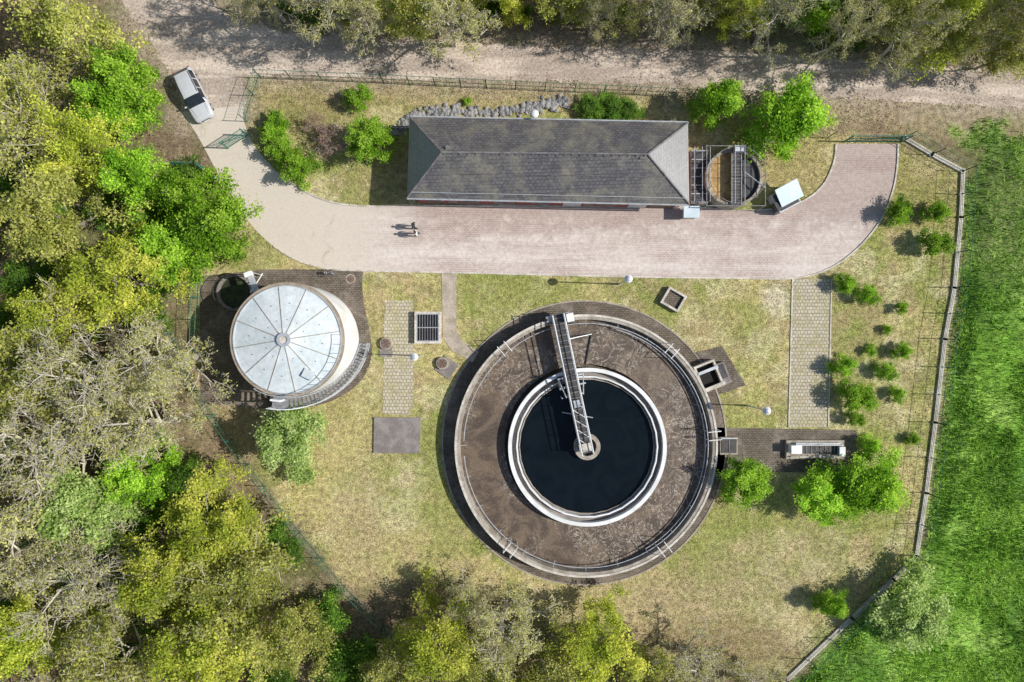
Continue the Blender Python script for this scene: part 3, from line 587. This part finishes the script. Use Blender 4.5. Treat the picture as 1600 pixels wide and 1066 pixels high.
# ------------------------------------------------------------------ people
skin=mat('skin',(.50,.32,.24),(.47,.29,.22),5,.5,grime=.04)
def person(name,px,py,head,shirt,trous,hair,ph=1):
    E=empty(name); sk=[(0,0,.95),(0,-.01,1.12),(0,0,1.32),(0,0,1.47),(0,.01,1.56),(0,.02,1.65),(0,.015,1.74)]
    rd=[.155,.14,.165,.075,.06,.095,.075]; ed=[(0,1),(1,2),(2,3),(3,4),(4,5),(5,6)]; hands=[]
    def v(p,r,par): sk.append(p);rd.append(r);ed.append((par,len(sk)-1));return len(sk)-1
    for s_ in(-1,1):
        f=s_*ph
        a=v((s_*.18,0,1.41),.07,2); b_=v((s_*.24,-.06*f-.02,1.14),.048,a); c=v((s_*.25,.10-.10*f,.90),.034,b_); d=v((s_*.25,.12-.11*f,.83),.036,c); hands.append(Vector(sk[d]))
        a=v((s_*.10,0,.88),.105,0); b_=v((s_*.105,.13*f+.03,.49),.068,a); c=v((s_*.10,.20*f-.04,.10),.045,b_); v((s_*.115,.20*f+.12,.045),.04,c)
    me=bpy.data.meshes.new('sk'); me.from_pydata(sk,ed,[]); o=bpy.data.objects.new('sk',me); scn.collection.objects.link(o)
    m1=o.modifiers.new('s','SKIN'); m1.use_smooth_shade=True
    for i,sv in enumerate(me.skin_vertices[0].data): sv.radius=(rd[i]*(1.15 if i<3 else 1),rd[i]*(.8 if i<3 else 1)); sv.use_root=(i==0)
    o.modifiers.new('u','SUBSURF').levels=1
    dg_=bpy.context.evaluated_depsgraph_get(); me2=bpy.data.meshes.new_from_object(o.evaluated_get(dg_)); bpy.data.objects.remove(o)
    for k in(skin,shirt,trous,M['dark']): me2.materials.append(k)
    for f in me2.polygons:
        x,y,z=f.center; arm=abs(x)>.19
        f.material_index=0 if z>1.49 or (arm and z<1.08 and z>.7) else 3 if z<.10 else 2 if z<.95 and not arm else 1
    b_=bpy.data.objects.new('body',me2); scn.collection.objects.link(b_); b_.parent=E
    mb=MB(); mb.ball((0,0,1.70),.118,hair,(.88,1.0,.85))
    for s_ in(-1,1): mb.ball((s_*.035,.115,1.66),.014,M['dark'],n=8,m=6); mb.ball((s_*.092,.01,1.655),.028,skin,(.4,.8,1),n=8,m=6)
    mb.ball((0,.125,1.63),.02,skin,(.7,1,1.3),n=8,m=6); mb.box((0,.115,1.595),(.05,.01,.012),M['rust'])
    for i,hd in enumerate(hands):
        s_=-1 if i==0 else 1
        mb.ball(tuple(hd+Vector((0,0,-.02))),.045,skin,(.5,.9,1.1),n=8,m=6)
        for k in range(4):
            b0=hd+Vector((0,-.032+k*.021,-.05)); L=(.05,.06,.056,.045)[k]; mb.tube([b0,b0+Vector((-s_*.005,.004,-L*.55)),b0+Vector((-s_*.022,.006,-L))],.009,skin,5)
        mb.tube([hd+Vector((0,.03,-.01)),hd+Vector((-s_*.01,.055,-.03)),hd+Vector((-s_*.015,.06,-.06))],.010,skin,5)
    mb.build('head_and_hands',E,True)
    p=P(px,py,1.5); E.location=(p.x,p.y,.022); E.rotation_euler=(0,0,head)
cl=lambda n,c:mat(n,c,None,4,.9,grime=.08,world=False)
person('person',645,351,radians(80),cl('dark_jacket',(.035,.04,.05)),cl('dark_trousers',(.03,.035,.05)),cl('dark_hair',(.04,.03,.02)))
person('person',649,363,radians(95),cl('light_shirt',(.78,.78,.76)),cl('blue_trousers',(.05,.07,.12)),cl('brown_hair',(.10,.06,.035)),-1)
# ------------------------------------------------------------------ trees
def gen(seed,Hh=10.0,R=4.0,cnt=(12,6,5),leaves=9000,ls=.12,pal=None,spread=.28,bark=None,extra=0,base=.25,flat=1.0,thick=.16,clump=.5):
    rng=np.random.RandomState(seed); segs=[]
    def grow(p,d,L,r,lv,ns=3):
        pts=[p];q=p;rr_=r
        for i in range(ns):
            d=d+rng.normal(0,.16,3)+np.array([0,0,.06]); d/=np.linalg.norm(d); q2=q+d*L/ns; r2=max(r*(1-(i+1)/ns*.75),.008)
            segs.append((q,q2,rr_,r2,lv)); q=q2;rr_=r2;pts.append(q)
        if lv-1<len(cnt)-1+extra:
            n=cnt[lv] if lv<len(cnt) else 4
            for k in range(n):
                t=rng.uniform(.25,1.0)*ns; i=min(int(t),ns-1); pos=pts[i]+(pts[i+1]-pts[i])*(t-i)
                rd_=rng.normal(0,1,3); rd_-=d*rd_.dot(d)*.8; rd_/=np.linalg.norm(rd_); cd=d*.55+rd_*.85+np.array([0,0,.12]); cd/=np.linalg.norm(cd)
                grow(pos,cd,L*rng.uniform(.38,.62),max(r*.42,.012),lv+1,3 if lv<2 else 2)
    top=np.array([rng.normal(0,.3),rng.normal(0,.3),Hh*.8]); q=np.zeros(3); N=6
    tp=[np.zeros(3)]
    for i in range(N):
        q2=top*(i+1)/N+np.array([rng.normal(0,.12),rng.normal(0,.12),0]); segs.append((q,q2,thick*(1-i/N*.7),thick*(1-(i+1)/N*.7),0)); q=q2; tp.append(q)
    for k in range(cnt[0]):
        t=(base+(1-base)*(k+rng.rand())/cnt[0]); i=min(int(t*N),N-1); pos=tp[i]+(tp[i+1]-tp[i])*(t*N-i); a=k*2.4+rng.normal(0,.3)
        u=.25+.9*((t-base)/(1-base)); d=np.array([cos(a),sin(a),u*flat]); d/=np.linalg.norm(d)
        grow(pos,d,R*(.95-.35*((t-base)/(1-base)))*rng.uniform(.75,1.1),thick*.45*(1.1-t*.5),1)
    A_=np.array([s_[0] for s_ in segs]);B2=np.array([s_[1] for s_ in segs]);ra=np.array([s_[2] for s_ in segs]);rb=np.array([s_[3] for s_ in segs]); lv=np.array([s_[4] for s_ in segs])
    D_=B2-A_; D_/=np.linalg.norm(D_,axis=1)[:,None]+1e-9; u=np.cross(D_,np.array([.3,.9,.2])); u/=np.linalg.norm(u,axis=1)[:,None]; w=np.cross(D_,u)
    Q=[]
    for j in range(4):
        a=j*pi/2;b_=(j+1)*pi/2
        o1=u*cos(a)+w*sin(a);o2=u*cos(b_)+w*sin(b_)
        Q.append(np.stack([A_+o1*ra[:,None],A_+o2*ra[:,None],B2+o2*rb[:,None],B2+o1*rb[:,None]],1))
    T_=np.concatenate(Q); nt_=len(T_)
    idx=np.where(lv>=2)[0]; w_=rng.rand(len(idx))**(2*clump)+.05; w_/=w_.sum(); ch=rng.choice(idx,leaves,p=w_); t=rng.rand(leaves)[:,None]
    cpos=A_[ch]*(1-t)+B2[ch]*t+rng.normal(0,spread,(leaves,3))*np.array([1,1,.7])
    nrm=rng.normal(0,1,(leaves,3))+np.array([.3,0,.9]); nrm/=np.linalg.norm(nrm,axis=1)[:,None]; tt=np.cross(nrm,rng.normal(0,1,(leaves,3))); tt/=np.linalg.norm(tt,axis=1)[:,None]; bb=np.cross(nrm,tt)
    s_=ls*rng.uniform(.55,1.25,(leaves,1)); LQ=np.stack([cpos-tt*s_,cpos-bb*s_*.6,cpos+tt*s_,cpos+bb*s_*.6],1)
    pal=np.array(pal); cn=fbm(cpos[:,0]+seed*7,cpos[:,1]+cpos[:,2]*.7,1.3,seed+90)
    f=np.clip((cn-.3)/.4+rng.normal(0,.22,leaves),0,.999)*(len(pal)-1); i0=f.astype(int); fr=(f-i0)[:,None]
    col=pal[i0]*(1-fr)+pal[np.minimum(i0+1,len(pal)-1)]*fr; col*=rng.uniform(.75,1.25,(leaves,1))
    me=quadmesh('crown_%d'%seed,np.concatenate([T_,LQ]),np.concatenate([np.ones((nt_,3))*.2,col]),[bark or M['bark'],M['leaf']],np.concatenate([np.zeros(nt_),np.ones(leaves)]))
    rad=np.percentile(np.hypot(cpos[:,0],cpos[:,1]),96); return (me,rad,np.percentile(cpos[:,2],98))
OL=[(.26,.29,.06),(.45,.47,.11),(.60,.59,.18)]; YE=[(.32,.39,.045),(.52,.57,.08),(.67,.67,.13)]
BRI=[(.14,.29,.02),(.29,.50,.04),(.45,.65,.08)]; PAL=[(.30,.44,.10),(.50,.64,.21),(.66,.76,.32)]; BAR=[(.36,.35,.12),(.50,.50,.17),(.58,.56,.22)]; DK=[(.08,.16,.025),(.15,.29,.04),(.24,.40,.05)]
PR={'olive':[gen(1,leaves=12500,ls=.095,pal=OL,spread=.2),gen(2,leaves=9500,ls=.095,pal=OL,spread=.2,clump=.9,bark=M['barkL'],extra=1),gen(3,leaves=11000,ls=.095,pal=OL,spread=.22,clump=.8,bark=M['barkL'])],
 'yellow':[gen(4,leaves=15000,ls=.10,pal=YE,spread=.22,clump=.7),gen(5,leaves=14000,ls=.10,pal=YE,spread=.2,clump=.8)],
 'bare':[gen(6,cnt=(13,6,5),extra=1,leaves=3500,ls=.08,pal=BAR,spread=.12,bark=M['barkL'],thick=.24),gen(7,cnt=(12,6,5),extra=1,leaves=5500,ls=.085,pal=BAR,spread=.15,bark=M['barkL'],thick=.26)],
 'bright':[gen(8,Hh=7,R=3,leaves=17000,ls=.11,pal=BRI,spread=.25,clump=.7),gen(9,Hh=7,R=3,leaves=17000,ls=.11,pal=BRI,spread=.22,clump=.9)],
 'pale':[gen(10,Hh=7,R=3,leaves=19000,ls=.115,pal=PAL,spread=.25,clump=.7,bark=M['barkL'])],
 'bush':[gen(12,Hh=3,R=1.6,cnt=(14,5,4),leaves=5500,ls=.085,pal=BRI,spread=.16,base=.08,thick=.06),gen(13,Hh=3,R=1.6,cnt=(14,5,4),leaves=6000,ls=.08,pal=BRI,spread=.14,base=.08,thick=.06,clump=.8)],
 'dark':[gen(14,Hh=4,R=2.6,cnt=(14,5,4),leaves=8000,ls=.12,pal=DK,spread=.28,base=.08,thick=.06)],
 'twig':[gen(15,Hh=3,R=1.6,cnt=(14,6,5),leaves=900,ls=.06,pal=[(.22,.14,.10),(.32,.2,.15)],spread=.1,base=.05,thick=.05,bark=mat('reddish_twigs',(.32,.24,.21),(.38,.30,.26),3,.9,world=False))]}
trng=np.random.RandomState(77)
def tree(name,kind,px,py,rpx,h,parent=None,v=None,sq=1.0,rot=None):
    L=PR[kind]; me,rad,ht=L[trng.randint(len(L)) if v is None else v]; zc=h*.66; p=P(px,py,zc); r=rpx/S*(H-zc)/H
    o=bpy.data.objects.new(name,me); scn.collection.objects.link(o); o.location=(p.x,p.y,-.03); s_=r/rad; o.scale=(s_,s_*sq,h/ht); o.rotation_euler=(0,0,trng.uniform(0,6.28) if rot is None else rot)
    if parent: o.parent=parent
    return o
for px,py,r,h in((575,216,36,3.5),(1118,158,42,4.5),(1225,187,66,5.5),(1168,750,39,3.4),(1350,762,60,4.2),(1283,778,44,3.4),(322,358,68,6.2),(200,125,50,7),(268,300,46,5.5),(270,395,58,5.5)):
    tree('broadleaf_tree','bright',px,py,r,h)
tree('broadleaf_tree','pale',455,695,58,5); tree('broadleaf_tree','pale',1430,950,62,4); tree('broadleaf_tree','bright',1298,945,26,2.5)
for px,py,r,h in((433,205,26,2.4),(440,235,24,2),(465,262,29,2.4),(560,151,24,2.2),(1412,330,22,2),(1466,328,20,1.9),(1466,380,25,2.2),(1325,441,17,1.6),(1357,463,18,1.7),(1411,481,11,1),(1386,515,8,.8),(1362,548,10,.9),(1411,547,15,1.4),(1320,573,20,1.8),(1386,583,17,1.5),(1342,621,29,2.4),(1402,617,13,1.2),(1338,655,15,1.4),(1358,699,19,1.8),(1428,685,11,1),(730,158,8,.6),(430,185,14,1.6)):
    tree('shrub','bush',px,py,r,h)
tree('bare_shrub','twig',512,218,34,2.4); tree('bare_shrub','twig',490,190,20,1.8)
for px,py,r in((925,172,26),(955,170,30),(985,176,24)): tree('shrub','dark',px,py,r,1.2)
# forest
fo=empty('forest'); cnt_=0; pl=[]
def ft(kind,px,py,r,h):
    global cnt_; cnt_+=1; tree('forest_tree_%d'%cnt_,kind,px,py,r,h,fo); pl.append((px,py,r))
ex=[('olive',95,40,88,10),('olive',40,180,100,11),('yellow',130,230,75,9),('bright',205,265,56,7),('bright',180,170,56,7),('olive',60,330,100,10),('yellow',190,440,80,9),('yellow',90,480,90,9),('olive',40,580,90,9),
('bare',150,590,120,11),('bare',255,560,90,10),('bare',70,700,130,11),('bare',220,670,95,9),('bright',215,740,50,6),('pale',110,790,80,7),('bare',30,850,100,9),('yellow',330,815,82,7),('yellow',240,900,90,9),('olive',380,920,95,8),('bare',120,920,110,10),('olive',450,1010,85,8),('yellow',320,1020,90,9),('olive',170,1040,100,10),('yellow',40,1000,90,9),
('dark',540,1040,50,3),('dark',510,965,35,3),('yellow',680,1000,88,7),('bare',790,975,80,7),('yellow',935,1015,72,6.5),('bare',1080,1045,68,6),('olive',600,1075,65,6),('olive',850,1060,65,6),('bare',720,935,45,5),('bare',1180,1085,60,5),('olive',1010,1060,50,5),('olive',760,1050,60,6),
('bare',400,-30,60,10),('bare',500,-14,72,12),('olive',560,-8,62,9),('olive',640,0,68,9),('bare',700,20,68,9),('yellow',790,-24,62,8),('olive',880,-14,64,8),('olive',960,-26,66,8),('bare',1060,-18,66,11),('olive',1130,-22,58,8),('yellow',1170,-5,58,8),('bright',1270,-5,48,8),('dark',1350,6,50,5),('bare',1230,5,70,11),('olive',1400,8,64,9),('yellow',1480,4,74,10),('olive',1560,26,84,10),('olive',1585,72,50,7),('olive',1490,62,36,6),
('bare',1330,45,55,10),('bare',1430,45,60,10),('bare',1060,10,50,7),('bare',930,15,42,7),('bare',560,15,50,9),('bare',1620,10,80,12)]
for e in ex: ft(*e)
for i in range(700):
    px,py=trng.uniform(-420,2000),trng.uniform(-420,1500)
    z0=(px<250 or py<-20 or (py>1090 and px<1150))
    if not z0 or (px>1250 and py>300) or (120+min(0,py)*.45<px<400+min(0,py)*.3 and py<240): continue
    if min(math.hypot(px-a,py-b_)/(r+70) for a,b_,r in pl)<.72: continue
    ft(('olive','yellow','bare','olive')[trng.randint(4)],px,py,trng.uniform(70,95),trng.uniform(8,11))
for i in range(110):
    px,py=trng.uniform(-50,560),trng.uniform(60,1080); g=P(px,py)
    xx,yy=np.array([g.x]),np.array([g.y])
    if sdist(xx,yy,lawn)[0]<2 or sdist(xx,yy,roadA)[0]<2.2 or sdist(xx,yy,driveway)[0]<2.5: continue
    ft('dark',px,py,trng.uniform(22,42),trng.uniform(1.2,2.4))
for i in range(50):
    px=trng.uniform(420,1650); py=trng.uniform(5,35)+max(0,(px-900)*.05); ft('dark' if i%3 else 'olive',px,py,trng.uniform(12,24),trng.uniform(.8,1.6))
# ------------------------------------------------------------------ grass & litter
excl=[driveway,padD,padR,padS,path,grc1,grc2,slab1,house]
def hgt(x,y):
    i=np.clip(np.searchsorted(xs,x)-1,0,nx-2); j=np.clip(np.searchsorted(ys,y)-1,0,ny-2); return Zg[j,i]
def scatter(name,n,box,keep,hl,wd,pal,lean,seed,flat=False):
    r=np.random.RandomState(seed); x=r.uniform(box[0],box[1],n); y=r.uniform(box[2],box[3],n); k=keep(x,y,r.rand(n)); x=x[k];y=y[k];n=len(x)
    for po in excl: k=~inpoly(x,y,po); x=x[k];y=y[k]
    k=np.hypot(x-tankc.x,y-tankc.y)>TR+.1; x=x[k];y=y[k];n=len(x); z=hgt(x,y)
    a=r.uniform(0,2*pi,n); L=hl*r.uniform(.5,1.4,n); W=wd*r.uniform(.7,1.3,n); ln=lean*r.uniform(.3,1.2,n); dx,dy=np.cos(a),np.sin(a)
    b0=np.stack([x,y,z+(.03 if flat else -.01)],1); sd=np.stack([-dy*W,dx*W,np.zeros(n)],1); tp=b0+np.stack([dx*L*ln,dy*L*ln,(L*.1 if flat else L)],1)
    Vv=np.stack([b0-sd,b0+sd,tp+sd*.35,tp-sd*.35],1); pal=np.array(pal); f=np.clip(fbm(x,y,2.5,seed+3)*1.6-.3+r.normal(0,.25,n),0,.999)*(len(pal)-1); i0=f.astype(int); fr=(f-i0)[:,None]
    col=(pal[i0]*(1-fr)+pal[i0+1]*fr)*r.uniform(.7,1.25,(n,1))
    me=quadmesh(name,Vv,col,[M['blade']],np.zeros(n)); o=bpy.data.objects.new(name,me); scn.collection.objects.link(o)
def fk(x,y,r):
    d=sdist(x,y,field)+sst(y,13,17.5)*2.6*(fbm(x,y,2.4,61)*1.6-.1)
    q=P(1560,330); dd=np.hypot((x-q.x)/4,(y-q.y)/9)
    return (d<-.1+r*.5)&~((dd<.9)&(r<.5))&~((fbm(x,y,3.2,88)>.58)&(r<.7))
scatter('field_grass',200000,(20,62,-36,24),fk,.34,.035,[(.10,.21,.025),(.23,.40,.05),(.42,.58,.12)],.9,4)
scatter('lawn_grass',230000,(-30,42,-32,26),lambda x,y,r:(sdist(x,y,lawn)<-.1),.10,.022,[(.26,.30,.08),(.48,.42,.18),(.68,.58,.32)],1.0,5)
scatter('leaf_litter',130000,(-50,50,-34,34),lambda x,y,r:(sdist(x,y,lawn)>-2.5*r)&(sdist(x,y,roadA)>-1.1*r*r)&(sdist(x,y,field)>.5),.10,.045,[(.16,.11,.065),(.36,.25,.15),(.50,.38,.25)],1.0,6,True)
# ------------------------------------------------------------------ light, camera
w=bpy.data.worlds.new('World'); scn.world=w; w.use_nodes=True; nt=w.node_tree; bg=nt.nodes['Background']
sk=nt.nodes.new('ShaderNodeTexSky'); sk.sky_type='NISHITA'; sk.sun_disc=False; sk.sun_elevation=radians(41); sk.sun_rotation=radians(91.5); nt.links.new(sk.outputs[0],bg.inputs[0]); bg.inputs[1].default_value=.115
l=bpy.data.lights.new('sun','SUN'); l.energy=5.0; l.angle=radians(.5); l.color=(1,.965,.91); lo_=bpy.data.objects.new('sun',l); scn.collection.objects.link(lo_)
el=radians(41); lo_.rotation_euler=Vector((-cos(el),.026,-sin(el))).to_track_quat('-Z','Y').to_euler(); lo_.location=(40,0,50)
cam=bpy.data.cameras.new('camera'); co=bpy.data.objects.new('camera',cam); scn.collection.objects.link(co); co.location=(0,0,H); cam.sensor_width=36; cam.lens=36*H*S/1600; cam.clip_end=3000; scn.camera=co
scn.view_settings.view_transform='Standard'; scn.view_settings.look='None'; scn.view_settings.exposure=0
